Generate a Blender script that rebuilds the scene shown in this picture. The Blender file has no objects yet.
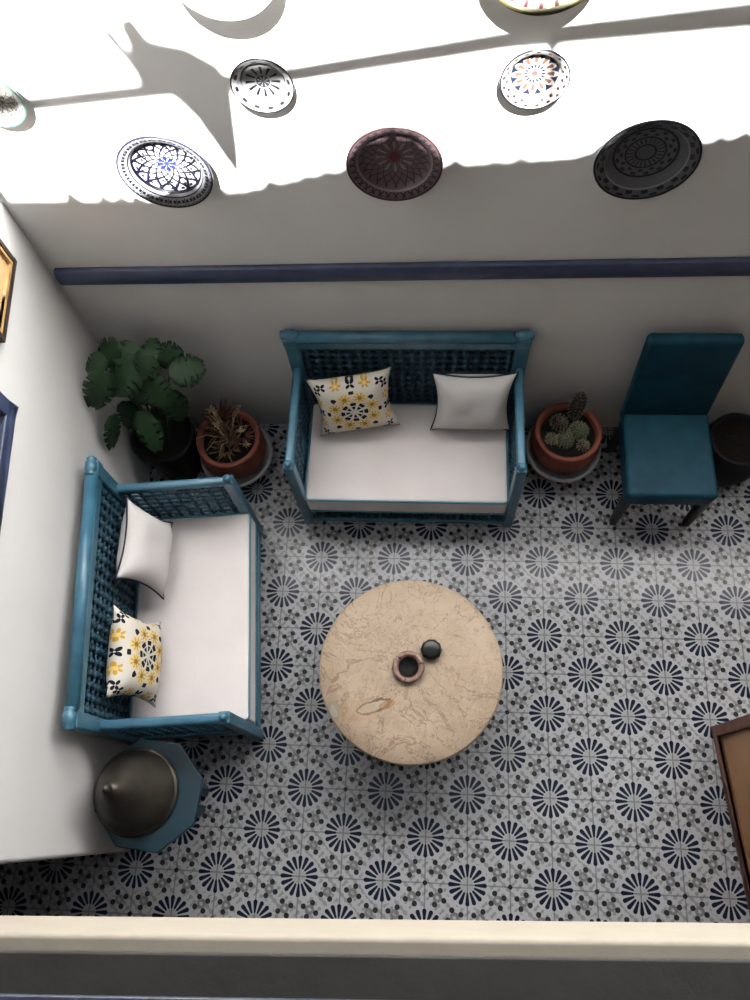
import bpy, math, random
from mathutils import Vector, Matrix
random.seed(7)
sc = bpy.context.scene
PI = math.pi
C = sc.collection

# ------------------------------------------------------------------ camera
cam_d = bpy.data.cameras.new('camera')
cam = bpy.data.objects.new('camera', cam_d); C.objects.link(cam)
Rt, Dn, Fw = Vector((0.99714, 0.04293, -0.06222)), Vector((0.01675, -0.92809, -0.37198)), Vector((-0.07372, 0.36988, -0.92615))
m = Matrix((Rt, -Dn, -Fw)).transposed().to_4x4()
m.translation = Vector((-0.5864, -0.9291, 4.1904))
cam.matrix_world = m
cam_d.sensor_fit = 'VERTICAL'; cam_d.sensor_height = 36.0; cam_d.sensor_width = 27.0
cam_d.lens = 799.9 / 1000 * 36.0
cam_d.clip_start = 0.01; cam_d.clip_end = 100
sc.camera = cam

# ------------------------------------------------------------------ sky, sun, exposure
SKY, SUN, TAN_E, KX = 1.2, 178.0, 1.4, -.094
w = bpy.data.worlds.new('sky'); sc.world = w; w.use_nodes = True
bg = w.node_tree.nodes['Background']
bg.inputs[0].default_value = (0.83, 0.90, 1.0, 1); bg.inputs[1].default_value = SKY
sd = bpy.data.lights.new('sun', 'SUN'); sd.energy = SUN; sd.angle = math.radians(0.8); sd.color = (1.0, 0.987, 0.985)
sun = bpy.data.objects.new('sun', sd); C.objects.link(sun)
sun.rotation_euler = Vector((KX, 1.0, -TAN_E)).to_track_quat('-Z', 'Y').to_euler()
sun.location = (0, -3, 8)
vs = sc.view_settings
vs.view_transform = 'Standard'; vs.look = 'None'; vs.gamma = 1.0; vs.use_curve_mapping = False
vs.exposure = -0.04

# ------------------------------------------------------------------ mesh builder
class MB:
    def __init__(s): s.v = []; s.f = []; s.sm = []
    def add(s, vs_, fs, smooth=False):
        o = len(s.v); s.v += [tuple(p) for p in vs_]
        for f in fs: s.f.append(tuple(i + o for i in f)); s.sm.append(smooth)
        return s
    def hexa(s, b, t):
        return s.add(list(b) + list(t), [(3,2,1,0),(4,5,6,7),(0,1,5,4),(1,2,6,5),(2,3,7,6),(3,0,4,7)])
    def box(s, x0, x1, y0, y1, z0, z1):
        return s.hexa([(x0,y0,z0),(x1,y0,z0),(x1,y1,z0),(x0,y1,z0)], [(x0,y0,z1),(x1,y0,z1),(x1,y1,z1),(x0,y1,z1)])
    def tube(s, pts, r, n=10, caps=True, closed=False):
        pts = [Vector(p) for p in pts]; rs = r if isinstance(r, (list, tuple)) else [r]*len(pts)
        vs_ = []; k = len(pts); ref = None
        for i, p in enumerate(pts):
            if closed: t = pts[(i+1) % k] - pts[i-1]
            else: t = pts[min(i+1, k-1)] - pts[max(i-1, 0)]
            t.normalize()
            if ref is None: ref = Vector((0,0,1)) if abs(t.z) < .9 else Vector((1,0,0))
            a = ref - t*ref.dot(t)
            if a.length < 1e-5: a = t.orthogonal()
            a.normalize(); b = t.cross(a); ref = a
            for j in range(n):
                th = 2*PI*j/n; vs_.append(p + (a*math.cos(th) + b*math.sin(th))*rs[i])
        fs = []
        for i in range(k if closed else k-1):
            i2 = (i+1) % k
            for j in range(n): fs.append((i*n+j, i*n+(j+1) % n, i2*n+(j+1) % n, i2*n+j))
        s.add(vs_, fs, True)
        if caps and not closed:
            s.add(vs_[:n], [tuple(reversed(range(n)))]); s.add(vs_[-n:], [tuple(range(n))])
        return s
    def lathe(s, prof, n=40, c=(0,0,0), axis='z', smooth=True, rib=None):
        vs_ = []
        for (r, z) in prof:
            for j in range(n):
                th = 2*PI*j/n; q = r*(rib(th, z) if rib else 1)
                if axis == 'z': p = (c[0]+q*math.cos(th), c[1]+q*math.sin(th), c[2]+z)
                elif axis == 'y': p = (c[0]+q*math.cos(th), c[1]-z, c[2]+q*math.sin(th))
                else: p = (c[0]+z, c[1]+q*math.cos(th), c[2]+q*math.sin(th))
                vs_.append(p)
        fs = []
        for i in range(len(prof)-1):
            for j in range(n): fs.append((i*n+j, i*n+(j+1) % n, (i+1)*n+(j+1) % n, (i+1)*n+j))
        return s.add(vs_, fs, smooth)
    def ball(s, c, r, n=10, k=6, sq=(1,1,1)):
        prof = []
        vs_ = []; fs = []
        for i in range(k+1):
            ph = PI*i/k
            for j in range(n):
                th = 2*PI*j/n
                vs_.append((c[0]+sq[0]*r*math.sin(ph)*math.cos(th), c[1]+sq[1]*r*math.sin(ph)*math.sin(th), c[2]+sq[2]*r*math.cos(ph)))
        for i in range(k):
            for j in range(n): fs.append((i*n+j, (i+1)*n+j, (i+1)*n+(j+1) % n, i*n+(j+1) % n))
        return s.add(vs_, fs, True)
    def prism(s, poly, z0, z1):
        n = len(poly)
        vs_ = [(p[0],p[1],z0) for p in poly] + [(p[0],p[1],z1) for p in poly]
        return s.add(vs_, [tuple(reversed(range(n))), tuple(range(n, 2*n))] + [(i,(i+1) % n,n+(i+1) % n,n+i) for i in range(n)])
    def build(s, name, mat, parent=None, loc=None, bevel=0, seg=2, rot=None):
        me = bpy.data.meshes.new(name); me.from_pydata(s.v, [], s.f)
        me.polygons.foreach_set('use_smooth', s.sm); me.materials.append(mat); me.validate(); me.update()
        import bmesh
        bm = bmesh.new(); bm.from_mesh(me); bmesh.ops.remove_doubles(bm, verts=bm.verts, dist=1e-6)
        bmesh.ops.recalc_face_normals(bm, faces=bm.faces); bm.to_mesh(me); bm.free()
        o = bpy.data.objects.new(name, me); C.objects.link(o)
        if parent: o.parent = parent
        if loc: o.location = loc
        if rot: o.rotation_euler = rot
        if bevel:
            b = o.modifiers.new('bevel', 'BEVEL'); b.width = bevel; b.segments = seg; b.limit_method = 'ANGLE'; b.angle_limit = math.radians(40)
            for p in me.polygons: p.use_smooth = True
            try:
                wn = o.modifiers.new('wn', 'WEIGHTED_NORMAL'); wn.keep_sharp = True
            except Exception: pass
        return o

def thing(name, label, cat, loc=(0,0,0), rotz=0, group=None):
    o = bpy.data.objects.new(name, None); C.objects.link(o); o.empty_display_size = .1
    o.location = loc; o.rotation_euler = (0, 0, rotz); o['label'] = label; o['category'] = cat
    if group: o['group'] = group
    return o
def tag(o, label, cat, group=None):
    o['label'] = label; o['category'] = cat
    if group: o['group'] = group
    return o
def struct(o): o['kind'] = 'structure'; return o
def copy_tree(o, parent=None):
    c = o.copy(); C.objects.link(c)
    if parent: c.parent = parent
    for ch in list(o.children): copy_tree(ch, c)
    return c

# ------------------------------------------------------------------ node helpers
class X:
    """a value socket with arithmetic"""
    def __init__(s, nt, sock): s.nt = nt; s.s = sock
    def op(s, o, *a):
        n = s.nt.nodes.new('ShaderNodeMath'); n.operation = o
        for i, q in enumerate((s,) + a):
            if isinstance(q, X): s.nt.links.new(q.s, n.inputs[i])
            else: n.inputs[i].default_value = q
        return X(s.nt, n.outputs[0])
    def __add__(s, q): return s.op('ADD', q)
    def __radd__(s, q): return s.op('ADD', q)
    def __sub__(s, q): return s.op('SUBTRACT', q)
    def __rsub__(s, q): return s.op('MULTIPLY', -1.0).op('ADD', q)
    def __mul__(s, q): return s.op('MULTIPLY', q)
    def __rmul__(s, q): return s.op('MULTIPLY', q)
    def __truediv__(s, q): return s.op('DIVIDE', q)
    def lt(s, q): return s.op('LESS_THAN', q)
    def gt(s, q): return s.op('GREATER_THAN', q)
    def abs(s): return s.op('ABSOLUTE')
    def sin(s): return s.op('SINE')
    def cos(s): return s.op('COSINE')
    def sqrt(s): return s.op('SQRT')
    def pp(s, q): return s.op('PINGPONG', q)
    def round(s): return s.op('ROUND')
    def max(s, q): return s.op('MAXIMUM', q)
    def min(s, q): return s.op('MINIMUM', q)
    def ring(s, a, b): return s.gt(a)*s.lt(b)
def hyp(a, b): return (a*a + b*b).sqrt()

def srgb(r, g, b):
    f = lambda c: (c/255)/12.92 if c/255 <= .04045 else ((c/255+.055)/1.055)**2.4
    return (f(r)*.77, f(g)*.77, f(b)*.77, 1)

class Mat:
    def __init__(s, name, col=(.8,.8,.8,1), rough=.5, spec=.5, metal=0):
        s.m = bpy.data.materials.new(name); s.m.use_nodes = True; s.nt = s.m.node_tree
        s.b = s.nt.nodes['Principled BSDF']
        s.b.inputs['Base Color'].default_value = col; s.b.inputs['Roughness'].default_value = rough
        s.b.inputs['Specular IOR Level'].default_value = spec; s.b.inputs['Metallic'].default_value = metal
        s.col = None; s.base = col; s._tc = None
    def coords(s):
        if not s._tc:
            s._tc = s.nt.nodes.new('ShaderNodeTexCoord')
        n = s.nt.nodes.new('ShaderNodeSeparateXYZ'); s.nt.links.new(s._tc.outputs['Object'], n.inputs[0])
        return [X(s.nt, n.outputs[i]) for i in range(3)]
    def noise(s, scale, detail=4, rough=.55, dist=0, vec=None):
        if not s._tc: s._tc = s.nt.nodes.new('ShaderNodeTexCoord')
        n = s.nt.nodes.new('ShaderNodeTexNoise'); n.inputs['Scale'].default_value = scale; n.inputs['Detail'].default_value = detail
        n.inputs['Roughness'].default_value = rough; n.inputs['Distortion'].default_value = dist
        s.nt.links.new(s._tc.outputs['Object'], n.inputs['Vector'])
        return X(s.nt, n.outputs['Fac'])
    def voronoi_edge(s, scale):
        if not s._tc: s._tc = s.nt.nodes.new('ShaderNodeTexCoord')
        n = s.nt.nodes.new('ShaderNodeTexVoronoi'); n.feature = 'DISTANCE_TO_EDGE'; n.inputs['Scale'].default_value = scale
        s.nt.links.new(s._tc.outputs['Object'], n.inputs['Vector'])
        return X(s.nt, n.outputs['Distance'])
    def ramp(s, x, a, b):
        n = s.nt.nodes.new('ShaderNodeMapRange'); n.inputs[1].default_value = a; n.inputs[2].default_value = b
        s.nt.links.new(x.s, n.inputs[0]); return X(s.nt, n.outputs[0])
    def over(s, mask, col):
        n = s.nt.nodes.new('ShaderNodeMix'); n.data_type = 'RGBA'
        s.nt.links.new(mask.s, n.inputs['Factor'])
        if s.col: s.nt.links.new(s.col, n.inputs['A'])
        else: n.inputs['A'].default_value = s.base
        n.inputs['B'].default_value = col
        s.col = n.outputs['Result']; s.nt.links.new(s.col, s.b.inputs['Base Color']); return s
    def bump(s, x, strength=.2, dist=.01):
        n = s.nt.nodes.new('ShaderNodeBump'); n.inputs['Strength'].default_value = strength; n.inputs['Distance'].default_value = dist
        s.nt.links.new(x.s, n.inputs['Height']); s.nt.links.new(n.outputs[0], s.b.inputs['Normal']); return s
    def rough(s, x): s.nt.links.new(x.s, s.b.inputs['Roughness']); return s

# ------------------------------------------------------------------ materials
def mottled(name, col, col2, scale=8, rough=.6, spec=.4, bump=0, metal=0, lo=.4, hi=.7):
    M_ = Mat(name, col, rough, spec, metal)
    n = M_.noise(scale, 5); M_.over(M_.ramp(n, lo, hi), col2)
    if bump: M_.bump(M_.noise(scale*4, 6), bump)
    return M_.m

PLASTER = mottled('white_plaster', (.555,.55,.54,1), (.525,.52,.508,1), 2.5, .85, .2, .08)
OCHRE = mottled('dark_panelling', (.10,.085,.07,1), (.08,.065,.055,1), 4, .8, .2)
SLAB_TOP = mottled('dark_grey_slab_top', (.040,.039,.036,1), (.030,.029,.027,1), 6, .85, .2, .2)
PARAPET = mottled('parapet_plaster', (.245,.222,.182,1), (.228,.206,.168,1), 9, .8, .2, .1)
NAVY = mottled('navy_paint', srgb(45,54,82), srgb(58,68,96), 14, .45, .5, .05)
BLUE = mottled('teal_blue_paint', srgb(62,112,134), srgb(50,95,118), 12, .35, .5, .04)
BLUE_SHADE = mottled('teal_blue_lattice_shade', srgb(36,72,90), srgb(28,60,78), 20, .45, .35)  # darkened copy of the sofa teal; the lattice's shade is in the colour
PIPE = Mat('teal_piping', srgb(84,132,146), .7, .2).m
NAVYPIPE = Mat('navy_piping', srgb(38,40,56), .7, .2).m
FAB = mottled('offwhite_canvas', (.64,.60,.59,1), (.605,.565,.555,1), 5, .9, .15, .1)
CUSH = mottled('white_cushion_cotton', (.54,.515,.505,1), (.49,.47,.46,1), 6, .9, .15, .12)
LEATHER = mottled('teal_leatherette', srgb(13,53,68), srgb(20,65,81), 7, .5, .12, .1)
DARKWOOD = mottled('dark_wood', srgb(38,34,36), srgb(28,25,27), 10, .5, .4)
TERRA = mottled('terracotta', srgb(128,74,60), srgb(106,58,48), 9, .75, .2, .1)
STONE = mottled('grey_stone', srgb(168,166,166), srgb(140,139,140), 7, .7, .3, .1)
SOIL = mottled('soil', srgb(34,30,27), srgb(18,16,15), 60, .95, .1, .6)
BLACKPOT = mottled('black_glaze', srgb(16,17,20), srgb(22,23,27), 7, .6, .2)
LEAF = mottled('monstera_green', srgb(36,60,36), srgb(23,42,26), 5, .6, .25, .05)
STEM = Mat('stem_green', srgb(60,84,48), .6).m
DRY = mottled('dry_leaf', srgb(120,100,70), srgb(86,66,54), 30, .8, .2)
DRY2 = mottled('pale_dry_flower', srgb(190,170,130), srgb(150,130,100), 30, .8, .2)
REDLEAF = mottled('reddish_leaf', srgb(118,72,62), srgb(84,60,50), 20, .7, .2)
CACTUS = mottled('cactus_green', srgb(86,98,74), srgb(62,76,58), 25, .75, .2)
CACTUSD = mottled('cactus_dark', srgb(66,58,52), srgb(44,42,38), 25, .8, .2)
SPINE = Mat('cactus_spine', srgb(170,160,135), .7).m
PEWTER = mottled('aged_pewter', srgb(88,83,75), srgb(68,63,57), 10, .48, .5, .12, .75)
COPPER = mottled('brown_copper', srgb(134,104,92), srgb(96,70,60), 30, .4, .5, .1, .3)
BLACK = Mat('black_gloss', srgb(8,8,10), .3, .3).m
BLACKM = Mat('black_matt', srgb(6,6,6), .7, .2).m
OCTBLUE = mottled('octagon_teal_paint', srgb(14,52,66), srgb(11,44,56), 8, .4, .5, .05)
TANWOOD = mottled('tan_board', srgb(176,134,98), srgb(164,122,88), 6, .55, .4)
BROWNWOOD = mottled('brown_wood', srgb(118,78,62), srgb(94,60,48), 12, .5, .4, .1)
GOLD = mottled('gilt_frame', srgb(198,160,104), srgb(168,128,78), 20, .45, .5)
FRAMEDARK = mottled('dark_frame_edge', srgb(66,52,44), srgb(50,40,34), 20, .5, .4)
IRON = mottled('grey_blue_iron', srgb(60,66,82), srgb(48,53,68), 20, .4, .5, .1)
GLASSD = Mat('window_glass', srgb(40,46,60), .08, .6).m
REED = mottled('roof_edge', (.45,.38,.28,1), (.3,.25,.18,1), 20, .9, .1)

# floor: encaustic cement tiles, 20 cm, sixteen-petal rosettes on every second corner
F = Mat('encaustic_tile', (.295,.299,.31,1), .3, .11)
x, y, z = F.coords()
tx, ty = x*5.0, y*5.0
fx, fy = tx.pp(1.0), ty.pp(1.0)
a_, b_ = fx.max(fy), fx.min(fy)                 # mirror across the main diagonal
far = (a_ + b_).gt(1.0)
ux = a_*(1.0-far) + (1.0-b_)*far
uy = b_*(1.0-far) + (1.0-a_)*far
r = hyp(ux, uy); th = uy.op('ARCTAN2', ux)
grime = F.noise(3.0, 5); fine = F.noise(60, 3)
F.over(F.ramp(grime, .35, .75)*.35, (.195,.196,.20,1))
# light grey filigree
grey = (((tx*31.4).sin()*(ty*31.4).sin() + (tx*21+ty*21).sin()*.6).gt(.35))*r.gt(.5)
F.over(grey*.6, (.115,.116,.118,1))
star = hyp(a_-.70, b_-.30)
F.over(star.ring(.04,.11)*.8, (.10,.10,.103,1))
F.over(r.lt(.20)*((th*16.0).cos().gt(.1))*.45, (.10,.10,.103,1))
inner = r.lt(.055); F.over(inner*.6, (.25,.25,.25,1))
grout = fx.lt(.018).max(fx.gt(.982)).max(fy.lt(.018)).max(fy.gt(.982))
F.over(grout*.6, (.07,.07,.075,1))
# petals
k = (th/(PI/8)).round()*(PI/8); dth = th-k
pr, pt = r*dth.cos(), (r*dth.sin()).abs()
hw = F.ramp(pr, .17, .40)*.028 + .022
cap = hyp((pr-.405).max(0.0), pt)
petal = pr.ring(.17,.405)*pt.lt(hw)
petal = petal.max(cap.lt(.05)*pr.gt(.405))
F.over(petal*.98, (.004,.006,.018,1))
dots = None
for (px_, py_, rr) in ((.635,.149,.056),(.549,.361,.056),(.764,.451,.056),(.85,.239,.056),(1.0,0.0,.05)):
    d = hyp(a_-px_, (b_-py_)).lt(rr*1.10)
    dots = d if dots is None else dots.max(d)
F.over(dots*.93, (.005,.005,.006,1))
F.rough(F.ramp(F.noise(9,4), .3, .7)*.08 + .13)
F.bump(grout*-1.0 + fine*.25, .12, .004)
FLOOR = F.m

# marble
Mb = Mat('beige_marble', srgb(176,156,134), .45, .25)
Mb.over(Mb.ramp(Mb.noise(5,6,.6,.8), .42,.7)*.8, srgb(156,136,114))
Mb.over(Mb.ramp(Mb.noise(14,8,.7,1.6), .52,.68)*.55, srgb(188,172,152))
v1 = (Mb.noise(3.2,8,.65,1.3)-.5).abs(); Mb.over(v1.lt(.008)*.5, srgb(98,78,66))
v2 = (Mb.noise(7,8,.7,2.0)-.48).abs(); Mb.over(v2.lt(.011)*.4, srgb(112,90,78))
Mb.over(Mb.ramp(Mb.noise(45,5,.7), .62,.72)*.5, srgb(124,100,84))
mx, my, mz = Mb.coords()
def blob(cx, cy, ra, rb, ang, n):
    dx, dy = mx-cx, my-cy; c_, s_ = math.cos(ang), math.sin(ang)
    return hyp((dx*c_+dy*s_)/ra, (dy*c_-dx*s_)/rb) + (n-.5)*1.3
nb = Mb.noise(22, 4)
Mb.over(blob(-.16,-.175,.085,.03,.35,nb).lt(1.0), srgb(112,92,66))
Mb.over(blob(-.165,-.176,.075,.022,.35,nb).lt(.9), srgb(164,156,140))
Mb.over(blob(-.10,-.165,.045,.02,.3,nb).lt(.9)*.7, srgb(150,112,70))
Mb.over(blob(-.345,-.205,.045,.025,-1.2,nb).lt(.95), srgb(150,140,120))
Mb.over(blob(-.345,-.205,.036,.018,-1.2,nb).lt(.9), srgb(164,156,142))
Mb.over(blob(-.24,-.2,.10,.06,.2,nb).lt(.9)*.35, srgb(168,138,106))
MARBLE = Mb.m

# patterned cushion
def cushion_mat():
    P = Mat('yellow_black_cushion', (.53,.495,.435,1), .9, .15)
    x, y, z = P.coords()
    u, v = x/.215, y/.20
    au, av = u.abs(), v.abs(); mxx = au.max(av)
    front = z.gt(-.006)
    def flower(px, py, R, lobes, rot=0.0):
        rr = hyp(px, py); t = py.op('ARCTAN2', px)+rot
        return rr.lt(((t*(lobes/2.0)).cos().abs()*.85+.12)*R), rr
    # border of alternating four-petal flowers
    band = mxx.gt(.62)
    along = u*(av.gt(au)) + v*(1.0-av.gt(au))
    across = (mxx-.77)*1.5
    ca = (along/.34); idx = ca.round(); la = (ca-idx)*.34
    par = idx.abs().op('MODULO', 2.0)
    f1, r1 = flower(la, across, .135, 4, PI/4)
    P.over(band*(par.lt(.5))*f1*r1.gt(.02), srgb(24,24,34))
    f2, r2 = flower(la, across, .145, 6)
    P.over(band*(par.gt(.5))*f2, srgb(212,164,62)); P.over(band*(par.gt(.5))*r2.lt(.045), srgb(240,210,120))
    inn = mxx.lt(.64)
    R = hyp(u, v); T = v.op('ARCTAN2', u)
    kk = (T/(PI/4)).round()*(PI/4); dt = T-kk
    q, p = R*dt.cos(), (R*dt.sin()).abs()
    tri = q.ring(.06,.36)*p.lt((q-.04)*.30)
    P.over(inn*tri*((q*52.0).sin().gt(-.8)), srgb(26,26,36))
    k2 = ((T-PI/8)/(PI/4)).round()*(PI/4)+PI/8; dt2 = T-k2
    q2, p2 = R*dt2.cos(), R*dt2.sin()
    f3, r3 = flower(q2-.47, p2, .15, 8)
    P.over(inn*r3.lt(.17), srgb(226,206,160)); P.over(inn*f3, srgb(206,166,78)); P.over(inn*r3.lt(.05), srgb(150,118,52))
    tri2 = hyp((q-.60), p*1.4).lt(.085)*(q.gt(.56)); P.over(inn*tri2, srgb(30,30,40))
    P.over(inn*((R-.42).abs().lt(.008))*.4, srgb(90,84,80))
    P.bump(P.noise(70,3), .1)
    return P.m
CUSHP = cushion_mat()

# wall plates: object x,z plane, r normalised to the plate's radius
def plate_mat(kind, R):
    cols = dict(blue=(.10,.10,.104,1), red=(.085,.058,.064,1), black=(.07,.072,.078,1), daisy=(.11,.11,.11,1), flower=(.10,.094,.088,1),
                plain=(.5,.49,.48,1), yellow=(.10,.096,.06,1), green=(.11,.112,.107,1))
    P = Mat('plate_'+kind, cols[kind], .3, .2)
    x, y, z = P.coords(); r = hyp(x, z)/R; t = z.op('ARCTAN2', x)
    def spiral(n, kf, wid):
        a = ((t*n + (r+.12).op('LOGARITHM', 2.718)*kf).sin()).abs().lt(wid); b = ((t*n - (r+.12).op('LOGARITHM', 2.718)*kf).sin()).abs().lt(wid)
        return a.max(b)
    def rim(col, n=28.0):
        P.over(r.ring(.80,.95)*((t*n).sin().abs().gt(.55))*((r*60.0).sin().gt(-.4)), col)
    ink = (.001,.001,.003,1)
    if kind == 'blue':
        P.over(r.ring(.07,.70)*spiral(7.0, 7.0, .40), ink)
        P.over(r.ring(.42,.68)*((t*18.0).sin()*(r*40.0).sin()).gt(.45), (.003,.003,.006,1))
        P.over(r.lt(.20)*((t*4.0).cos().abs().gt(.55)), (.003,.005,.05,1)); P.over(r.lt(.05), srgb(20,30,120))
        P.over(r.ring(.70,.735), ink); P.over(r.ring(.765,.785), ink); rim(ink)
        P.over(r.ring(.80,.93)*((t*14.0).sin().abs().lt(.15)), ink)
        P.over(r.gt(.955), srgb(20,20,32))
    elif kind == 'red':
        P.over(r.ring(.14,.74)*spiral(11.0, 9.0, .22), (.02,.016,.02,1))
        P.over(r.ring(.2,.40)*((t*6.0).cos().abs().gt(.86)), (.15,.12,.12,1))
        P.over(r.lt(.13), (.09,.014,.02,1)); P.over(r.lt(.15)*((t*6.0).cos().abs().lt(.3)), (.03,.006,.01,1))
        P.over(r.ring(.76,.79), (.15,.12,.12,1)); P.over(r.ring(.80,.93)*spiral(16.0, 14.0, .4), (.02,.016,.02,1))
        P.over(r.gt(.95), (.03,.014,.014,1))
    elif kind == 'black':
        for a, b in ((.17,.21),(.36,.395),(.58,.625),(.955,1.2)): P.over(r.ring(a,b), (.008,.008,.010,1))
        P.over(r.ring(.40,.57)*((t*13.0).sin()*(r*38.0).sin()).gt(.25), (.016,.016,.020,1))
        P.over(r.ring(.22,.35)*((t*22.0).sin().gt(.2)), (.022,.022,.026,1))
        P.over(r.lt(.16)*((t*8.0).sin().abs().lt(.4)), (.02,.02,.022,1))
        P.over(r.ring(.80,.94)*((t*17.0).sin()*(r*32.0).sin()).gt(.15), (.014,.014,.016,1))
        P.over(r.ring(.77,.79), (.16,.16,.165,1))
    elif kind == 'daisy':
        P.over(r.ring(.26,.55)*((t*6.0).cos().abs().gt(.86)), (.002,.002,.003,1))
        P.over(r.lt(.20)*((t*4.0).cos().abs().gt(.6)), (.004,.004,.006,1)); P.over(r.ring(.19,.215), (.008,.008,.009,1)); P.over(r.lt(.06), srgb(50,50,60))
        P.over(r.ring(.68,.70), (.012,.012,.013,1)); P.over(r.ring(.76,.90)*((t*12.0).sin()*(r*30.0).cos()).gt(.2), (.003,.003,.004,1))
        P.over(r.gt(.955), (.0015,.0015,.002,1))
    elif kind == 'flower':
        P.over(r.ring(.22,.68), (.004,.005,.010,1))
        pet = r.lt((t*6.0).cos().abs()*.22+.46)*r.gt(.2)
        P.over(pet, (.11,.10,.092,1)); P.over(pet*((t*6.0).cos().abs().gt(.80))*r.ring(.36,.56), (.035,.018,.012,1))
        P.over(r.lt(.30)*((t*8.0).cos().abs().gt(.62)), (.002,.003,.010,1)); P.over(r.lt(.19), (.10,.09,.085,1)); P.over(r.lt(.09), (.03,.018,.016,1))
        P.over(r.ring(.76,.92)*((t*17.0).sin()*(r*30.0).sin()).gt(.45), (.008,.004,.005,1))
        P.over(r.gt(.955), (.002,.003,.005,1))
    elif kind == 'plain':
        P.over(r.ring(.60,.615), srgb(150,148,150)); P.over(r.gt(.975), srgb(206,204,204))
        P.over(r.lt(.5)*((t*8.0).cos().abs().gt(.9)), srgb(120,130,170))
    elif kind == 'yellow':
        P.over(r.ring(.74,.90)*((t*11.0).sin().abs().gt(.93)), (.03,.008,.012,1)); P.over(r.ring(.72,.9)*((t*11.0).cos().abs().gt(.9)), srgb(238,232,214))
        P.over(r.lt(.7)*spiral(8.0,6.0,.2), (.02,.004,.006,1)); P.over(r.gt(.95), (.03,.026,.01,1))
    elif kind == 'green':
        P.over(r.lt(.62)*spiral(8.0,7.0,.3), (.02,.014,.006,1)); P.over(r.lt(.3)*((t*4.0).cos().abs().gt(.5)), (.006,.008,.005,1))
        P.over(r.ring(.66,.9)*((t*14.0).sin()*(r*30.0).sin()).gt(.45), (.02,.023,.02,1)); P.over(r.gt(.94), (.015,.05,.036,1))
    return P.m

# ------------------------------------------------------------------ setting
YB = 1.22
PL = Vector((-2.27, YB, 0)); PE = Vector((-2.052, -1.13, 0))
LD = (PE-PL).normalized(); LN = Vector((-LD.y, LD.x, 0))
if LN.x < 0: LN = -LN
LROT = math.atan2(LD.y, LD.x)      # local x along the left wall (towards the gallery), local y = +LN
H = 5.6
struct(MB().box(-4.5, 3.4, -3.6, YB+.2, -.12, 0).build('floor', FLOOR))
struct(MB().box(-4.5, 3.4, YB, YB+.2, 0, H).build('wall_back', PLASTER))
# left wall, long box ending at the gallery with a softened arris
L = (PE-PL).length
o = MB().box(-.2, L, -.22, 0, 0, H).build('wall_left', PLASTER, None, tuple(PL), bevel=.018, seg=3, rot=(0,0,LROT)); struct(o)
struct(MB().box(3.2, 3.4, -3.6, YB, 0, H).build('wall_right', OCHRE))
struct(MB().box(-4.5, 3.4, -3.8, -3.6, 0, H).build('wall_front', OCHRE))
struct(MB().prism([(-4.5,-1.12),(-2.25,-1.12),(-2.46,YB),(-4.5,YB)], 2.30, 2.42).build('ceiling_left', OCHRE))
struct(MB().box(-4.6, -4.5, -3.6, YB, 0, H).build('wall_gallery', OCHRE))
# gallery floor slab with its rounded plaster edge
GZ = 2.51
SLROT = math.radians(2.3)
o = MB().box(-3.6, 3.75, -2.3, 0, 2.225, GZ).build('trim_1', PARAPET, None, (-.69,-1.132,0), bevel=.012, seg=3, rot=(0,0,SLROT)); struct(o)
o = MB().box(-3.6, 3.75, -2.3, -.030, GZ-.05, GZ+.006).build('trim_6', SLAB_TOP, None, (-.69,-1.132,0), bevel=.006, rot=(0,0,SLROT)); struct(o)  # separate dark grey layer over the slab top
# roof over the gallery: its ragged front edge throws the lower limit of the sunlight
prof = []
xs = -4.4
anchor = [(-4.5,1.86),(-2.22,1.885),(-1.675,1.878),(-1.45,1.915),(-1.32,1.92),(-.975,2.012),(-.38,2.047),(-.04,2.072),(.39,2.14),(3.3,2.5)]
def lerp(px):
    for (x0,z0),(x1,z1) in zip(anchor, anchor[1:]):
        if x0 <= px <= x1: return z0+(z1-z0)*(px-x0)/(x1-x0)
    return anchor[-1][1]
poly = []
while xs < 3.2:
    j = (random.random()**2)*(.10 if xs < -1.35 else .03)
    bump = .12*max(0, 1-((xs+.76)/.15)**4) + .10*max(0, 1-((xs-.10)/.155)**4)  # edge raised here to keep sun off the red and black plates
    poly.append((xs, bump + lerp(xs) + (YB+1.13)*TAN_E + (j if len(poly) % 2 else -.006)))
    xs += .02 + random.random()*.03
mb = MB(); n = len(poly)
vv = []
for px_, pz_ in poly:
    px_ -= KX*(YB+1.13)
    vv += [(px_,-1.13,5.02),(px_,-1.13,pz_),(px_,-1.19,pz_-.02),(px_,-1.19,5.02)]
ff = []
for i in range(n-1):
    for j in range(4): ff.append((4*i+j, 4*i+(j+1) % 4, 4*i+4+(j+1) % 4, 4*i+4+j))
mb.add(vv, ff); struct(mb.build('trim_2', REED))
struct(MB().box(-4.6, 3.4, -3.8, -1.16, 5.02, 5.1).build('ceiling', OCHRE))

struct(MB().box(-2.6, 3.4, .18, YB+.2, 5.12, 5.24).build('added_overhang', OCHRE))  # unseen overhang, added to shade the upper back wall and shorten the floor sheen
# navy rail along the back wall
mb = MB(); zl, zr = 1.405, 1.452
x0, x1 = -2.245, 3.18
sl = (zr-zl)/(.63+2.2)
pz = lambda px_: zl+(px_+2.2)*sl
sec = [(0,-.05),(-.018,-.05),(-.034,-.032),(-.036,.012),(-.024,.045),(0,.05)]
vv = []
for px_ in (x0, x0+.012, x1):
    k_ = .8 if px_ == x0 else 1
    vv += [(px_, YB+a*k_, pz(px_)+b*k_) for a, b in sec]
ff = [tuple(range(6))]
for i in range(2):
    for j in range(6): ff.append((6*i+j, 6*i+(j+1) % 6, 6*i+6+(j+1) % 6, 6*i+6+j))
mb.add(vv, ff); struct(mb.build('trim_3', NAVY, None, bevel=.006))

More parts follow.
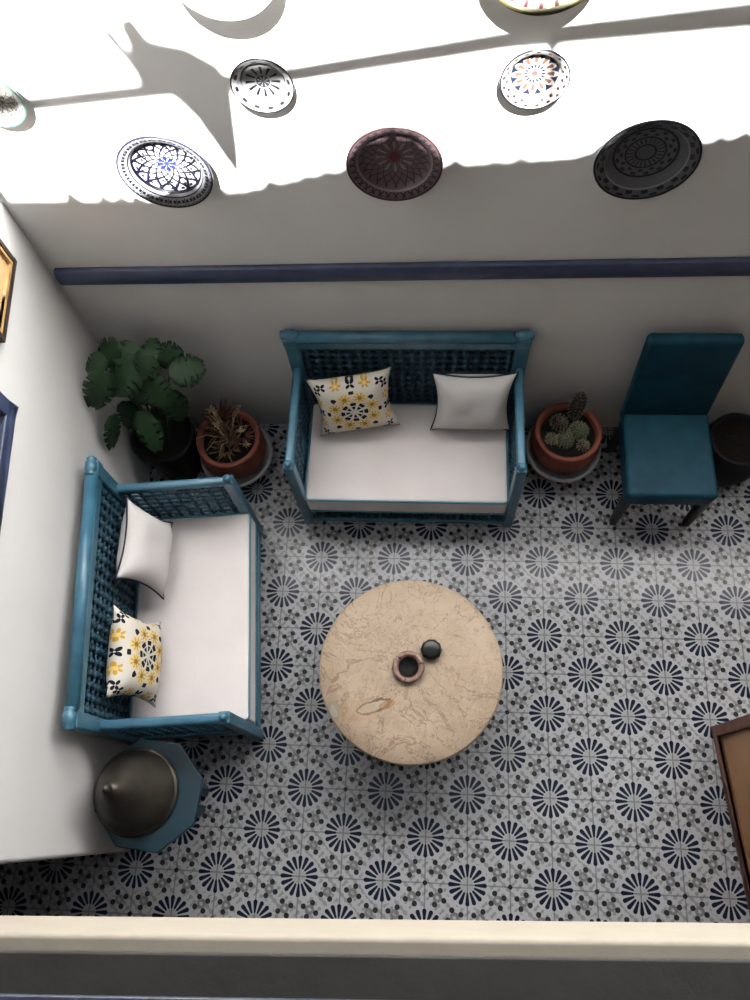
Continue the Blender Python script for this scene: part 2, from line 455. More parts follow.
# window on the left wall (navy frame, shutters)
def on_left(name): 
    e = bpy.data.objects.new(name, None); C.objects.link(e); e.location = tuple(PL); e.rotation_euler = (0,0,LROT); return e
S = 1 if LN.dot(Vector((-math.sin(LROT), math.cos(LROT), 0))) > 0 else -1
wn_ = struct(on_left('window_1'))
s0, s1, z0, z1 = .764-.0, 1.64, 1.59, 2.62
mb = MB()
for a,b,c,d in ((s0,s1,z0,z0+.07),(s0,s1,z1-.07,z1),(s0,s0+.07,z0,z1),(s1-.07,s1,z0,z1)): mb.box(a,b,0,.03,c,d)
mb.build('frame', NAVY, wn_, bevel=.006)
mb = MB()
for a,b,c,d in ((s0+.07,s1-.07,z0+.07,z0+.1),(s0+.07,s1-.07,z1-.1,z1-.07),(s0+.07,s0+.1,z0+.07,z1-.07),(s1-.1,s1-.07,z0+.07,z1-.07),((s0+s1)/2-.02,(s0+s1)/2+.02,z0+.1,z1-.1)): mb.box(a,b,0,.016,c,d)
mb.build('sash', IRON, wn_, bevel=.004)
MB().box(s0+.1, s1-.1, .0015, .006, z0+.1, z1-.1).build('pane', GLASSD, wn_)

# ------------------------------------------------------------------ beam and cloth above the courtyard (unseen, added and shaped for their shadows on the wall)
yb_ = -.4; dz = (YB-yb_)*TAN_E; sx_ = -KX*(YB-yb_)
mb = MB()
pts = [(-2.16,2.27),(-1.95,2.291),(-1.06,2.383),(-.39,2.485),(.28,2.544),(1.6,2.68),(3.15,2.8)]
mb.tube([(min(a+sx_, 3.15), yb_, b+dz) for a,b in pts[:-1]], [.026,.026,.027,.029,.036,.036], 8)
mb.tube([(-.262+sx_,yb_,2.475+dz),(-.25+sx_,yb_-.01,2.36+dz),(-.245+sx_,yb_+.01,2.08+dz)], [.018,.014,.011], 6)
struct(mb.build('unseen_beam', BROWNWOOD))
mb = MB()
out = [(-1.545,2.57),(-1.50,2.565),(-1.47,2.47),(-1.368,2.416),(-1.278,2.375),(-1.255,2.294),(-1.285,2.10),(-1.315,1.93),(-1.345,2.02),(-1.41,2.17),(-1.481,2.311),(-1.52,2.36),(-1.535,2.44)]
out = [(a+sx_, b-(.05 if b < 2.12 else 0)) for a, b in out]
n = len(out)
v0 = [(a, yb_-.012+.05*math.sin(9*a), b+dz) for a,b in out]; v1 = [(a, yb_+.012+.05*math.sin(9*a), b+dz) for a,b in out]
mb.add(v0+v1, [tuple(range(n)), tuple(reversed(range(n,2*n)))] + [(i,(i+1) % n,n+(i+1) % n,n+i) for i in range(n)])
mb.tube([(-1.585+sx_,yb_,2.545+dz),(-1.545+sx_,yb_,2.44+dz),(-1.53+sx_,yb_,2.34+dz)], [.024,.02,.012], 6)
struct(mb.build('unseen_cloth', DARKWOOD))

# ------------------------------------------------------------------ sofas
def square_post(mb, cx, cy, z0, z1, s):
    mb.box(cx-s, cx+s, cy-s, cy+s, z0, z1)
def bead_lattice(mb, fn, nu, nv, du, dv, r=.015):
    """fn(u,v) -> point; beads on a staggered turned-spindle grid"""
    for i in range(nu):
        for j in range(nv):
            c = fn((i+.5)*du, (j+.5)*dv); mb.ball(c, r, 8, 5)
            if (i+j) % 2 == 0: mb.ball(fn((i+.5)*du, (j+.5)*dv + dv*.32), r*.62, 6, 4)
    for i in range(nu):
        mb.tube([fn((i+.5)*du, 0), fn((i+.5)*du, nv*dv)], .0075, 6, False)
    for j in range(nv):
        mb.tube([fn(0, (j+.5)*dv), fn(nu*du, (j+.5)*dv)], .0075, 6, False)
HX, FY, BY = .55, -.26, .305
def make_sofa(label):
    t = thing('daybed_sofa', label, 'sofa')
    for s in (-1, 1):
        mb = MB(); square_post(mb, s*HX, FY, 0, .75, .026)
        p = mb.build('post', BLUE, t, bevel=.008)
        f = MB().lathe([(0,.028),(.012,.027),(.018,.018),(.014,.008),(.022,.003),(.024,-.004),(0,-.004)], 16, (s*HX, FY, .752)); f.build('finial', BLUE, p)
        mb = MB(); mb.hexa([(s*HX-.032,BY-.03,0),(s*HX+.032,BY-.03,0),(s*HX+.032,BY+.03,0),(s*HX-.032,BY+.03,0)],
                           [(s*HX-.036,BY-.03,.95),(s*HX+.036,BY-.03,.95),(s*HX+.036,BY+.03,.95),(s*HX-.036,BY+.03,.95)])
        mb.box(s*HX-.037, s*HX+.037, BY-.036, BY+.030, .93, .995)
        p = mb.build('post', BLUE, t, bevel=.01)
        f = MB().lathe([(0,-.046),(.018,-.045),(.024,-.038),(.018,-.03),(.028,-.02),(.028,.02),(.018,.03),(.024,.038),(.018,.045),(0,.046)], 16, (s*HX, BY-.004, 1.0), 'x'); f.build('finial', BLUE, p)
    mb = MB().tube([(-HX,BY-.005,.985),(HX,BY-.005,.985)], .029, 18); mb.box(-HX,HX,BY-.022,BY+.02,.905,.955)
    mb.build('back_rail', BLUE, t)
    MB().box(-HX,HX,BY-.022,BY+.02,.25,.33).build('lower_back_rail', BLUE, t, bevel=.006)
    mb = MB(); nu, nv = 20, 11; u0 = -HX+.03; du = (2*HX-.06)/nu; dv = (.905-.33)/nv
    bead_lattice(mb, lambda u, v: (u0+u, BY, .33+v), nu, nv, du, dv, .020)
    mb.build('back_lattice', BLUE_SHADE, t)
    MB().box(-HX, HX, BY+.022, BY+.03, .25, .95).build('back_board', BLUE_SHADE, t)
    for s in (-1, 1):
        mb = MB().hexa([(s*HX-.022,FY-.012,.71),(s*HX+.022,FY-.012,.71),(s*HX+.022,BY-.02,.71),(s*HX-.022,BY-.02,.71)],
                       [(s*HX-.021,FY-.012,.752),(s*HX+.021,FY-.012,.752),(s*HX+.021,BY-.02,.752),(s*HX-.021,BY-.02,.752)])
        mb.build('arm_rail', BLUE, t, bevel=.014, seg=3)
        MB().box(s*HX-.02,s*HX+.02,FY+.02,BY-.02,.22,.30).build('lower_arm_rail', BLUE, t, bevel=.006)
        mb = MB(); na, nb_ = 9, 8
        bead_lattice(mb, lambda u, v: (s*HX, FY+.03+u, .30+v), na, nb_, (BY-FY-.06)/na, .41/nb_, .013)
        mb.build('arm_lattice', BLUE_SHADE, t)
    mb = MB(); mb.box(-HX+.02,HX-.02,FY-.018,FY+.02,.17,.22); mb.box(-HX+.02,HX-.02,FY-.018,FY+.02,.03,.065)
    mb.build('front_rail', BLUE, t, bevel=.006)
    mb = MB()
    for i in range(24):
        px_ = -HX+.06+i*(2*HX-.12)/23
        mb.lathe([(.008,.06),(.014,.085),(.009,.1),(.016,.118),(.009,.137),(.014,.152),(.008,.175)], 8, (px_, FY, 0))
    mb.build('front_lattice', BLUE_SHADE, t)
    MB().box(-HX+.03, HX-.03, FY-.01, BY-.025, .18, .221).build('seat_deck', BLUE_SHADE, t)
    # mattress: rounded block, slightly crowned
    mb = MB(); nx, ny = 24, 12
    x0, x1, y0, y1 = -HX+.030, HX-.030, FY-.030, BY-.028
    z0, z1, R = .222, .38, .022
    def sq(u): return u
    top = []; 
    for j in range(ny+1):
        for i in range(nx+1):
            u, v = i/nx, j/ny
            zz = z1 + .012*(math.sin(PI*u)*math.sin(PI*v))**.5 + .003*math.sin(9*u+4*v)*math.sin(7*v)
            top.append((x0+(x1-x0)*u, y0+(y1-y0)*v, zz))
    bot = [(a, b, z0) for a, b, c in top]
    N = len(top); ff = []
    idx = lambda i, j: j*(nx+1)+i
    for j in range(ny):
        for i in range(nx):
            ff.append((idx(i,j),idx(i+1,j),idx(i+1,j+1),idx(i,j+1))); ff.append((N+idx(i,j),N+idx(i,j+1),N+idx(i+1,j+1),N+idx(i+1,j)))
    ring = [idx(i,0) for i in range(nx)]+[idx(nx,j) for j in range(ny)]+[idx(i,ny) for i in range(nx,0,-1)]+[idx(0,j) for j in range(ny,0,-1)]
    for a, b in zip(ring, ring[1:]+ring[:1]): ff.append((a, N+a, N+b, b))
    mb.add(top+bot, ff)
    mt = mb.build('mattress', FAB, t, bevel=.014, seg=3)
    mb = MB()
    for zz in (z1-.004, z0+.006):
        c = .02; e = .004
        loop = []
        for (cx, cy, a0) in ((x1-c,y0+c,-90),(x1-c,y1-c,0),(x0+c,y1-c,90),(x0+c,y0+c,180)):
            for q in range(5):
                a = math.radians(a0+q*22.5); loop.append((cx+(c+.001)*math.cos(a), cy+(c+.001)*math.sin(a), zz))
        mb.tube(loop, .0055, 6, closed=True)
    mb.build('piping', PIPE, mt)
    return t
sofa1 = make_sofa('teal blue lattice sofa against the back wall below the navy rail')
sofa1.location = (-.732, .878, 0); sofa1['group'] = 'blue lattice sofas'
sofa2 = copy_tree(sofa1)
sofa2['label'] = 'teal blue lattice sofa along the left wall beside the octagonal table'
sofa2.location = (-1.772, -.035, 0); sofa2.rotation_euler = (0, 0, math.radians(95.6))

# ------------------------------------------------------------------ cushions
def pillow(name, mat, W, Hh, T, seed, pipe=None):
    rnd = random.Random(seed); mb = MB(); n = 22
    vt, vb = [], []
    for j in range(n+1):
        for i in range(n+1):
            u, v = -1+2*i/n, -1+2*j/n
            px_ = u*W/2*(1-.10*(1-v*v)*abs(u)**3*1.7); py_ = v*Hh/2*(1-.10*(1-u*u)*abs(v)**3*1.7)
            h = T/2*(max(0,(1-u**4))*max(0,(1-v**4)))**.95
            wv = .004*math.sin(5*u+seed)*math.sin(6*v+2*seed)*(1-u*u)*(1-v*v) - .006*math.exp(-((u*.8-v*.3)**2)/.02)*(1-u*u)*(1-v*v)*(.5 if pipe else 1)
            vt.append((px_,py_,h+wv)); vb.append((px_,py_,-h))
    N = (n+1)**2; ff = []; idx = lambda i, j: j*(n+1)+i
    for j in range(n):
        for i in range(n):
            ff.append((idx(i,j),idx(i+1,j),idx(i+1,j+1),idx(i,j+1))); ff.append((N+idx(i,j),N+idx(i,j+1),N+idx(i+1,j+1),N+idx(i+1,j)))
    mb.add(vt+vb, ff, True)
    o = mb.build(name, mat)
    if pipe:
        ring = [idx(i,0) for i in range(n)]+[idx(n,j) for j in range(n)]+[idx(i,n) for i in range(n,0,-1)]+[idx(0,j) for j in range(n,0,-1)]
        MB().tube([vt[q] for q in ring], .0045, 6, closed=True).build('piping', pipe, o)
    return o
def place_pillow(o, bl, br, tl, tr):
    bl, br, tl, tr = map(Vector, (bl, br, tl, tr))
    c = (bl+br+tl+tr)/4; xa = ((br-bl)+(tr-tl)).normalized(); ya = ((tl-bl)+(tr-br)); ya = (ya-xa*ya.dot(xa)).normalized(); za = xa.cross(ya)
    M_ = Matrix((xa, ya, za)).transposed().to_4x4(); M_.translation = c
    o.matrix_world = M_
p = pillow('cushion', CUSH, .42, .40, .155, 3, NAVYPIPE); tag(p, 'plain white cushion with dark piping on the back wall sofa', 'cushion', 'cushions on the sofas')
place_pillow(p, (-.582,.985,.45), (-.219,.985,.45), (-.588,1.09,.78), (-.222,1.09,.78))
p = pillow('cushion', CUSHP, .43, .40, .145, 5); tag(p, 'yellow and black flowered cushion on the back wall sofa, left end', 'cushion', 'cushions on the sofas')
place_pillow(p, (-1.140,.94,.455), (-.790,1.005,.455), (-1.215,1.06,.765), (-.85,1.095,.805))
p = pillow('cushion', CUSH, .40, .37, .155, 8, NAVYPIPE); tag(p, 'plain white cushion with dark piping on the left wall sofa', 'cushion', 'cushions on the sofas')
place_pillow(p, (-1.905,.02,.465), (-1.905,.37,.475), (-2.0,.07,.80), (-2.02,.42,.79))
p = pillow('cushion', CUSHP, .41, .37, .145, 11); tag(p, 'yellow and black flowered cushion on the left wall sofa, near end', 'cushion', 'cushions on the sofas')
place_pillow(p, (-1.865,-.465,.465), (-1.89,-.115,.465), (-1.96,-.48,.80), (-1.99,-.13,.80))

# ------------------------------------------------------------------ round marble table
t = thing('marble_table', 'round beige marble coffee table in the middle of the tiled floor', 'table', (-.683, -.275, 0))
MB().lathe([(0,.42),(.405,.42),(.422,.424),(.428,.434),(.427,.443),(.42,.45),(.30,.45),(0,.45)], 96).build('tabletop', MARBLE, t)
MB().lathe([(0,0),(.19,0),(.20,.015),(.19,.03),(.10,.05),(.06,.09),(.05,.2),(.07,.3),(.055,.34),(.10,.38),(.20,.40),(.22,.419),(0,.419)], 40).build('pedestal', DARKWOOD, t)
a = MB().lathe([(0,.002),(.055,.002),(.068,.010),(.073,.022),(.074,.026),(.070,.030),(.056,.028),(.047,.024),(.0455,.012),(0,.010)], 40)
t = thing('ashtray', 'round brown copper ashtray with dark bowl at the marble table centre', 'ashtray', (-.692, -.272, .45))
a.build('rim', COPPER, t)
mb = MB().lathe([(0,.0125),(.0445,.0125),(.0465,.0232),(.044,.0225),(.041,.0145),(0,.0145)], 32); mb.build('bowl', BLACKM, t)
for s in range(3):
    th = s*2*PI/3+.3
    MB().tube([(.050*math.cos(th),.050*math.sin(th),.026),(.070*math.cos(th),.070*math.sin(th),.0305)], .003, 6).build('rest_notch', DARKWOOD, t)
t = thing('votive_holder', 'small black glass holder next to the copper ashtray', 'candle holder', (-.588, -.190, .45))
pr_ = [(0,0),(.036,0),(.046,.010),(.050,.024),(.049,.036),(.044,.042),(0,.042)]
MB().lathe(pr_, 10, smooth=False).build('glass_body', BLACK, t)
MB().lathe([(0,.0425),(.040,.0425),(.041,.046),(.036,.048),(0,.0485)], 20).build('lid', BLACK, t)

# ------------------------------------------------------------------ octagonal side table and conical cover
t = thing('octagonal_table', 'teal octagonal side table in the corner beside the left sofa', 'side table', (-1.822, -.872, 0), math.radians(-5))
def octa(a, off=PI/8): return [(a/math.cos(PI/8)*math.cos(off+i*PI/4), a/math.cos(PI/8)*math.sin(off+i*PI/4)) for i in range(8)]
MB().prism(octa(.228), .475, .50).build('tabletop', OCTBLUE, t, bevel=.006)
MB().prism(octa(.20), .445, .474).build('apron', OCTBLUE, t, bevel=.004)
oc = octa(.135); oc2 = octa(.12)
for i in range(8):
    p0, p1 = Vector((*oc[i],0)), Vector((*oc[(i+1) % 8],0)); q0, q1 = Vector((*oc2[i],0)), Vector((*oc2[(i+1) % 8],0))
    arch = [(0,0),(.3,0),(.3,.10),(.36,.15),(.43,.19),(.5,.215),(.57,.19),(.64,.15),(.7,.10),(.7,0),(1,0),(1,.444),(0,.444)]
    vo = [p0.lerp(p1,a)+Vector((0,0,b)) for a,b in arch]; vi = [q0.lerp(q1,a)+Vector((0,0,b)) for a,b in arch]; n = len(arch)
    MB().add(vo+vi, [tuple(range(n)), tuple(reversed(range(n,2*n)))]+[(k_,(k_+1) % n,n+(k_+1) % n,n+k_) for k_ in range(n)]).build('side_panel', OCTBLUE, t)
t = thing('tray_cover', 'hammered pewter conical dish cover standing on the octagonal table', 'dish cover', (-1.875, -.864, .50))
MB().lathe([(0,0),(.176,0),(.186,.006),(.189,.014),(.186,.022),(.178,.024),(.17,.03),(.0,.03)], 64).build('base_tray', PEWTER, t)
MB().lathe([(.174,.031),(.178,.036),(.174,.044),(.168,.05),(.135,.12),(.098,.19),(.066,.25),(.034,.31),(.012,.335),(0,.336)], 64).build('cone', PEWTER, t)
MB().lathe([(.012,.33),(.016,.337),(.009,.345),(.018,.358),(.02,.368),(.012,.38),(.005,.388),(0,.389)], 20).build('knob', PEWTER, t)

# ------------------------------------------------------------------ upholstered chair
t = thing('upholstered_chair', 'teal leatherette high-back chair against the back wall', 'chair', (.585, .82, 0))
def frustum_leg(x, y, s0_, s1_, z1, dx=0, dy=0):
    return MB().hexa([(x+dx-s0_,y+dy-s0_,0),(x+dx+s0_,y+dy-s0_,0),(x+dx+s0_,y+dy+s0_,0),(x+dx-s0_,y+dy+s0_,0)],[(x-s1_,y-s1_,z1),(x+s1_,y-s1_,z1),(x+s1_,y+s1_,z1),(x-s1_,y+s1_,z1)])
for sx in (-1, 1):
    frustum_leg(sx*.195, -.185, .017, .024, .34).build('leg', DARKWOOD, t, bevel=.004)
    frustum_leg(sx*.19, .20, .017, .024, .34, 0, .05).build('leg', DARKWOOD, t, bevel=.004)
def cushion_block(b, tp, name, bev):
    return MB().hexa(b, tp).build(name, LEATHER, t, bevel=bev, seg=4)
cushion_block([(-.218,-.215,.335),(.218,-.215,.335),(.212,.25,.335),(-.212,.25,.335)], [(-.224,-.222,.47),(.224,-.222,.47),(.214,.25,.485),(-.214,.25,.485)], 'seat', .025)
cushion_block([(-.214,.215,.40),(.214,.215,.40),(.214,.285,.40),(-.214,.285,.40)], [(-.223,.29,1.05),(.205,.29,1.05),(.205,.35,1.05),(-.223,.35,1.05)], 'backrest', .022)

# ------------------------------------------------------------------ potted plants
def stone_bowl(label, loc):
    t = thing('stone_bowl', label, 'planter bowl', loc, 0, 'grey stone bowls under the terracotta pots')
    MB().lathe([(0,0),(.12,0),(.125,.02),(.115,.04),(.15,.08),(.185,.12),(.203,.155),(.206,.168),(.198,.176),(.188,.172),(.175,.15),(.15,.11),(.12,.10),(0,.10)], 56).build('bowl', STONE, t)
    return t
stone_bowl('grey stone bowl under the terracotta pot of dry plants', (-1.700, .945, 0))
stone_bowl('grey stone bowl under the terracotta cactus pot', (.112, 1.005, 0))
def terra_pot(t, rx=1.0):
    MB().lathe([(0,.0),(.10,0),(.115,.02),(.155,.09),(.178,.16),(.182,.205),(.176,.245),(.170,.262),(.174,.27),(.174,.284),(.165,.290),(.150,.286),(.144,.27),(.140,.24),(0,.235)], 56).build('pot', TERRA, t)
    mb = MB(); n = 36; rings = 9; vv = []; ff = []
    for i in range(rings):
        for j in range(n):
            r_ = .143*i/(rings-1); th = 2*PI*j/n
            vv.append((r_*math.cos(th), r_*math.sin(th), .252+.008*math.sin(40*r_+j)*math.cos(3*th+i)))
    for i in range(rings-1):
        for j in range(n): ff.append((i*n+j,i*n+(j+1) % n,(i+1)*n+(j+1) % n,(i+1)*n+j))
    mb.add(vv, ff, True); mb.build('soil', SOIL, t)
# dry plant pot
t = thing('potted_dry_plant', 'terracotta pot of withered brown bromeliads left of the back sofa', 'potted plant', (-1.695, .935, .102))
terra_pot(t)
rnd = random.Random(21)
def blade(mb, base, d, L_, w_, droop, up):
    d = Vector(d).normalized(); side = d.cross(Vector((0,0,1)))
    if side.length < .1: side = Vector((1,0,0))
    side.normalize(); vv = []; n = 7
    for i in range(n+1):
        s = i/n; p = Vector(base)+d*L_*s*(1-.15*s)+Vector((0,0,up*L_*s-droop*L_*s*s))
        ww = w_*(1-s)**.7*(.5+min(1,s*4)*.5)
        vv += [p-side*ww+Vector((0,0,ww*.3)), p+side*ww+Vector((0,0,ww*.3)), p+Vector((0,0,-ww*.2-.0008))]
    ff = []
    for i in range(n):
        a = 3*i
        ff += [(a,a+2,a+5,a+3),(a+2,a+1,a+4,a+5),(a+1,a,a+3,a+4)]
    mb.add(vv, ff, True)
for (cx, cy, cz, nn, L_, nm, mt_) in ((-.045,.05,.26,40,.105,'dry_rosette',DRY),(.07,.03,.255,30,.10,'reddish_rosette',REDLEAF),(-.01,-.05,.25,30,.08,'dry_rosette',DRY),(-.045,.11,.30,34,.11,'dry_rosette',REDLEAF)):
    mb = MB()
    for i in range(nn):
        a = rnd.uniform(0, 2*PI); e = rnd.uniform(.2, 1.3)
        blade(mb, (cx+.01*math.cos(a),cy+.01*math.sin(a),cz-.01), (math.cos(a),math.sin(a),0), L_*rnd.uniform(.9,1.6)*(.5+.5*math.cos(e-.2)), rnd.uniform(.006,.012), rnd.uniform(.2,.8), e)
    mb.build(nm, mt_, t)
for (hx, hy, hz) in ((-.055,.085,.40),(-.045,.03,.37),(.08,.02,.33),(-.09,.13,.36),(.11,-.04,.30)):
    mb = MB(); mb.tube([(hx*.4,hy*.4,.25),(hx*.8,hy*.8,(.25+hz)/2),(hx,hy,hz)], .0035, 6)
    for i in range(12):
        a = rnd.uniform(0,2*PI); blade(mb, (hx,hy,hz-.004), (math.cos(a),math.sin(a),0), rnd.uniform(.02,.035), .007, .2, rnd.uniform(.1,.9))
    mb.build('seed_head', DRY2, t)
mb = MB()
for i in range(12):
    a = rnd.uniform(0,2*PI); l_ = rnd.uniform(.12,.2)
    c_, s_ = math.cos(a), math.sin(a)
    mb.tube([(0.02*c_,.02*s_+.02,.25),(l_*.6*c_,l_*.6*s_+.02,.34),(l_*c_,l_*s_+.02,.33)], [.003,.0025,.001], 5)
mb.build('twigs', DRY2, t)

# cactus pot
t = thing('potted_cactus', 'terracotta pot of round cacti between the back sofa and teal chair', 'potted cactus', (.108, .995, .102))
terra_pot(t)
def cactus(cx, cy, cz, r_, h_, ribs, mt_, lean=(0,0)):
    mb = MB(); prof = []
    for i in range(13):
        ph = PI*i/12; prof.append((max(.0005, r_*math.sin(ph)), h_*(.5-.5*math.cos(ph))))
    mb.lathe(prof, ribs*6, (0,0,0), rib=lambda th, z: 1-.13*abs(math.sin(ribs*th/2)))
    o = mb.build('cactus', mt_, t, (cx,cy,cz)); o.rotation_euler = (lean[0], lean[1], 0)
    sp = MB()
    for k_ in range(ribs):
        th = 2*PI*(k_)/ribs
        for i in range(2, 12):
            ph = PI*i/12; b = Vector((r_*math.sin(ph)*math.cos(th), r_*math.sin(ph)*math.sin(th), h_*(.5-.5*math.cos(ph))))
            nrm = Vector((math.sin(ph)*math.cos(th), math.sin(ph)*math.sin(th), -math.cos(ph)))
            for q in range(3):
                dv_ = (nrm+Vector((rnd.uniform(-.7,.7),rnd.uniform(-.7,.7),rnd.uniform(-.7,.7)))).normalized()
                sp.tube([b, b+dv_*.014], [.0009,.0004], 3, False)
    sp.build('spines', SPINE, o)
cactus(-.018,-.045,.243,.042,.075,14,CACTUS)
cactus(.045,.0,.243,.046,.085,15,CACTUS,(-.1,.15))
cactus(-.085,-.035,.245,.026,.045,11,CACTUS)
cactus(-.045,.055,.243,.040,.07,13,CACTUSD)
cactus(.035,.105,.243,.040,.19,13,CACTUSD,(-.25,.12))
cactus(.075,-.07,.243,.026,.04,11,CACTUSD)

# monstera
t = thing('monstera_plant', 'tall green split-leaf monstera in a dark pot in the wall corner', 'potted plant', (-2.052, .945, 0))
MB().lathe([(0,0),(.11,0),(.12,.02),(.155,.32),(.17,.37),(.173,.41),(.163,.415),(.152,.40),(.148,.36),(0,.355)], 40).build('pot', BLACKPOT, t)
MB().lathe([(.147,.365),(.07,.372),(0.0005,.375)], 30).build('soil', SOIL, t)
def leaf_mesh(L_, W_, seed, curl=.35, slits=True):
    rr = random.Random(seed); n = 44; vv = []; ff = []
    cuts = [(.30+.17*k_+rr.uniform(-.03,.03)) for k_ in range(3)]
    for i in range(n+1):
        s = i/n
        wd = W_*(math.sin(PI*min(1,s*.97+.03)**.75))**.8 if s < 1 else 0
        cut = 1.0
        if slits:
            for q in cuts:
                if abs(s-q) < .02: cut = .5
        zc = -curl*L_*s*s
        for sd in (-1, 1):
            for (f, lift) in ((.0,0),(.35,.04),(.7,.05),(1.0,.0)):
                q = f if cut == 1 else min(f, cut)
                back = -.12*L_*f*(1-s)*(1 if s < .2 else .3) + .10*L_*f*f
                vv.append((sd*wd*q, L_*s+back*(1 if s < .95 else 0), zc + W_*lift - .25*wd*q*q))
    for i in range(n):
        for sd in range(2):
            for k_ in range(3):
                a = i*8+sd*4+k_; b = a+8
                ff.append((a,a+1,b+1,b) if sd else (a,b,b+1,a+1))
    return MB().add(vv, ff, True)
def place_leaf(tip, base, up, L_, W_, seed, curl=.3):
    base, tip, up = Vector(base), Vector(tip), Vector(up)
    ya = (tip-base).normalized(); za = (up-ya*up.dot(ya)).normalized(); xa = ya.cross(za)
    M_ = Matrix((xa,ya,za)).transposed().to_4x4(); M_.translation = base
    o = leaf_mesh(L_, W_, seed, curl).build('leaf', LEAF, t); o.matrix_local = M_
    so = o.modifiers.new('thick', 'SOLIDIFY'); so.thickness = .0016
    c0 = Vector((.02*math.cos(seed*2.4), .02*math.sin(seed*2.4), .34)); mid = (c0+base)/2+Vector((0,0,.10))
    pts = [(c0*(1-s)**2+mid*2*s*(1-s)+base*s*s) for s in [k_/8 for k_ in range(9)]]
    MB().tube(pts, [.007-.0004*k_ for k_ in range(9)], 6).build('stem', STEM, t)
# (base, tip, up, length, half width) in plant-local metres
LV = [((-.028,-.050,1.130),(-.130,-.181,.990),(.5,-.3,1),.225,.075,.3),
      ((.103,.022,1.100),(-.060,-.080,1.020),(.1,-.3,1),.217,.10,.25),
      ((.178,.014,1.180),(.124,-.052,1.100),(0,-.4,1),.15,.075,.3),
      ((.120,-.015,1.020),(.194,-.118,.920),(-.05,-.35,1),.17,.075,.3),
      ((.223,.019,1.000),(.364,.074,1.000),(.1,-.3,1),.16,.085,.25),
      ((.047,-.103,.850),(.108,-.265,.720),(.1,-.45,1),.216,.068,.3),
      ((-.073,-.142,.880),(-.080,-.257,.720),(.9,-.3,.4),.197,.055,.3),
      ((.005,.089,1.120),(-.095,.065,1.080),(0,-.4,1),.15,.075,.25),
      ((-.030,.005,1.160),(-.118,-.034,1.120),(.2,-.3,1),.13,.06,.25),
      ((.079,.118,1.100),(.015,.043,1.100),(0,-.4,1),.13,.07,.2),
      ((.142,.034,1.080),(.145,.151,1.100),(0,-.6,.8),.13,.055,.2),
      ((.055,.008,.980),(.050,-.087,.880),(0,-.4,1),.15,.075,.3),
      ((.156,.106,1.020),(.237,.118,1.000),(0,-.5,.8),.12,.07,.25),
      ((.131,.025,.800),(.213,-.056,.660),(.2,-.4,1),.18,.075,.3),
      ((-.053,-.022,.800),(-.066,-.127,.660),(.2,-.5,1),.176,.06,.3),
      ((.161,.082,.700),(.139,-.026,.600),(0,-.5,1),.156,.06,.3)]
for i, (b, tp, up, L_, W_, cu) in enumerate(LV): place_leaf(tp, b, up, L_, W_, i+1, cu)

# black basket pot behind the chair, far right
t = thing('black_pot', 'round black pot on the floor to the right of the teal chair', 'pot', (.995, .985, 0))
MB().lathe([(0,0),(.12,0),(.135,.02),(.165,.12),(.175,.22),(.165,.29),(.15,.32),(.156,.335),(.15,.345),(.135,.338),(.13,.31),(0,.30)], 44).build('body', BLACKPOT, t)
MB().lathe([(.129,.312),(.06,.318),(.0005,.32)], 30).build('soil', SOIL, t)

# wooden cabinet at the right edge
t = thing('wooden_cabinet', 'brown wooden cabinet with tan side panel at the right edge', 'cabinet', (.81, -.435, 0), math.radians(5.6))
cw, cd, ch = .45, .95, .92
MB().box(.014, cw, -cd, 0, .0, ch).build('body', TANWOOD, t, bevel=.004)
mb = MB()
for a,b,c,d in ((-cd,0,0,.055),(-cd,0,ch-.07,ch),(-.05,0,.055,ch-.07),(-cd,-cd+.05,.055,ch-.07)): mb.box(-.012,.016,a,b,c,d)
mb.build('side_frame', BROWNWOOD, t, bevel=.004)
MB().box(-.03, cw+.02, -cd-.02, .02, ch, ch+.03).build('top', BROWNWOOD, t, bevel=.006)

# ------------------------------------------------------------------ wall plates
def plate(kind, label, cx, cz, R, depth, tilt, group='ceramic plates on the back wall'):
    t = MB().lathe([(0,.012),(.40*R,.012),(.40*R,.004),(.46*R,.004),(.74*R,depth*.55),(.97*R,depth-.002),(R,depth+.002),(.998*R,depth+.006),(.975*R,depth+.006),(.80*R,depth*.86+.004),(.76*R,depth*.74+.004),(.70*R,depth*.30+.008),(.62*R,.021),(.4*R,.018),(0,.016)], 72, axis='y')
    o = t.build('wall_plate', plate_mat(kind, R)); tag(o, label, 'plate', group)
    # the foot ring touches the wall at the top, the plate leans forward at the top by tilt
    o.location = (cx, YB-.006-R*math.sin(abs(tilt))*.36, cz); o.rotation_euler = (tilt, 0, 0)
    return o
plate('blue', 'white plate with dark petal tracery and blue centre, half in sun', -1.553, 2.05, .168, .058, 0)
plate('red', 'dark maroon patterned plate above the middle of the back sofa', -.742, 2.068, .167, .055, 0)
plate('black', 'charcoal ring-patterned plate at right above the navy rail', .106, 2.07, .174, .055, 0)
plate('daisy', 'small white plate with black daisy pattern above the maroon plate, left', -1.142, 2.382, .100, .036, 0)
plate('flower', 'small white plate with blue and brown flower right of centre', -.303, 2.388, .106, .042, 0)
plate('plain', 'large plain white plate cut by the top edge, left of centre', -1.172, 2.80, .158, .085, 0)
plate('yellow', 'large pale yellow plate with red marks cut by the top edge', -.320, 2.80, .168, .085, 0)
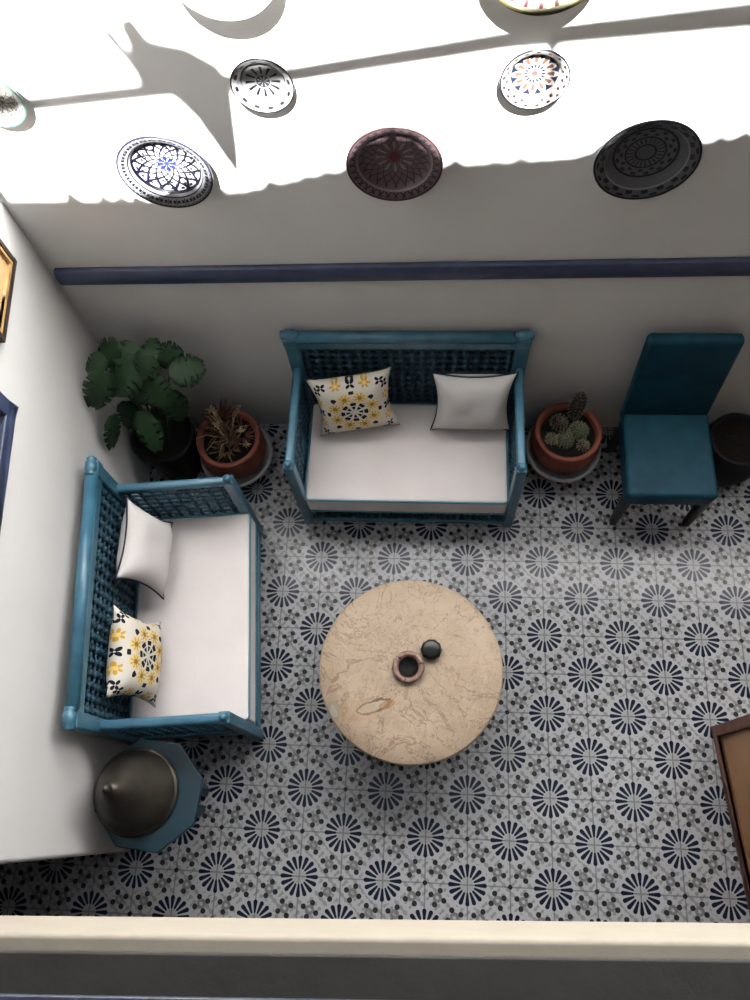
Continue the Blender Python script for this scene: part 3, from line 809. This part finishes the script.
plate('green', 'small green-rimmed plate cut by the left edge of the photo', -2.035, 2.342, .100, .034, 0)
plate('plain', 'large plate beyond the top left corner whose shadow falls on the wall', -2.045, 2.80, .15, .062, 0)

# framed picture on the left wall
e = on_left('framed_picture'); tag(e, 'gilt framed picture hanging on the left wall above the navy window', 'picture')
s0, s1, z0, z1 = .192, .565, 1.73, 2.2
mb = MB()
for a,b,c,d in ((s0,s1,z0,z0+.022),(s0,s1,z1-.022,z1),(s0,s0+.022,z0+.022,z1-.022),(s1-.022,s1,z0+.022,z1-.022)): mb.box(a,b,.002,.028,c,d)
mb.build('frame', FRAMEDARK, e, bevel=.003)
mb = MB(); i_ = .022
for a,b,c,d in ((s0+i_,s1-i_,z0+i_,z0+i_+.014),(s0+i_,s1-i_,z1-i_-.014,z1-i_),(s0+i_,s0+i_+.014,z0+i_+.014,z1-i_-.014),(s1-i_-.014,s1-i_,z0+i_+.014,z1-i_-.014)): mb.box(a,b,.002,.024,c,d)
mb.build('gilt_slip', GOLD, e, bevel=.002)
MB().box(s0+.03, s1-.03, .003, .010, z0+.03, z1-.03).build('mount', mottled('mount_board', srgb(206,170,124), srgb(196,158,112), 6, .8, .2), e)
MB().box(s0+.12, s1-.12, .010, .0115, z0+.14, z1-.1).build('print', mottled('picture_print', srgb(70,62,92), srgb(120,100,110), 12, .6, .3), e)

# ------------------------------------------------------------------ iron railing on the gallery edge
t = thing('balcony_railing', 'blue-grey iron balcony railing along the bottom edge of the photo', 'railing', (-.69, -1.238, GZ+.006), SLROT)
MB().box(-2.6, 3.1, -.012, .012, .035, .05).build('bottom_rail', IRON, t, bevel=.004)
MB().box(-2.6, 3.1, -.02, .02, .92, .95).build('top_rail', IRON, t, bevel=.004)
i = 0
px_ = -2.55
while px_ < 3.05:
    MB().tube([(px_,0,.05),(px_,0,.92)], .008, 8).build('baluster', IRON, t); px_ += .29
for px_ in (-1.6, .9):
    MB().box(px_-.015, px_+.015, -.012, .012, 0, .035).build('foot', IRON, t)
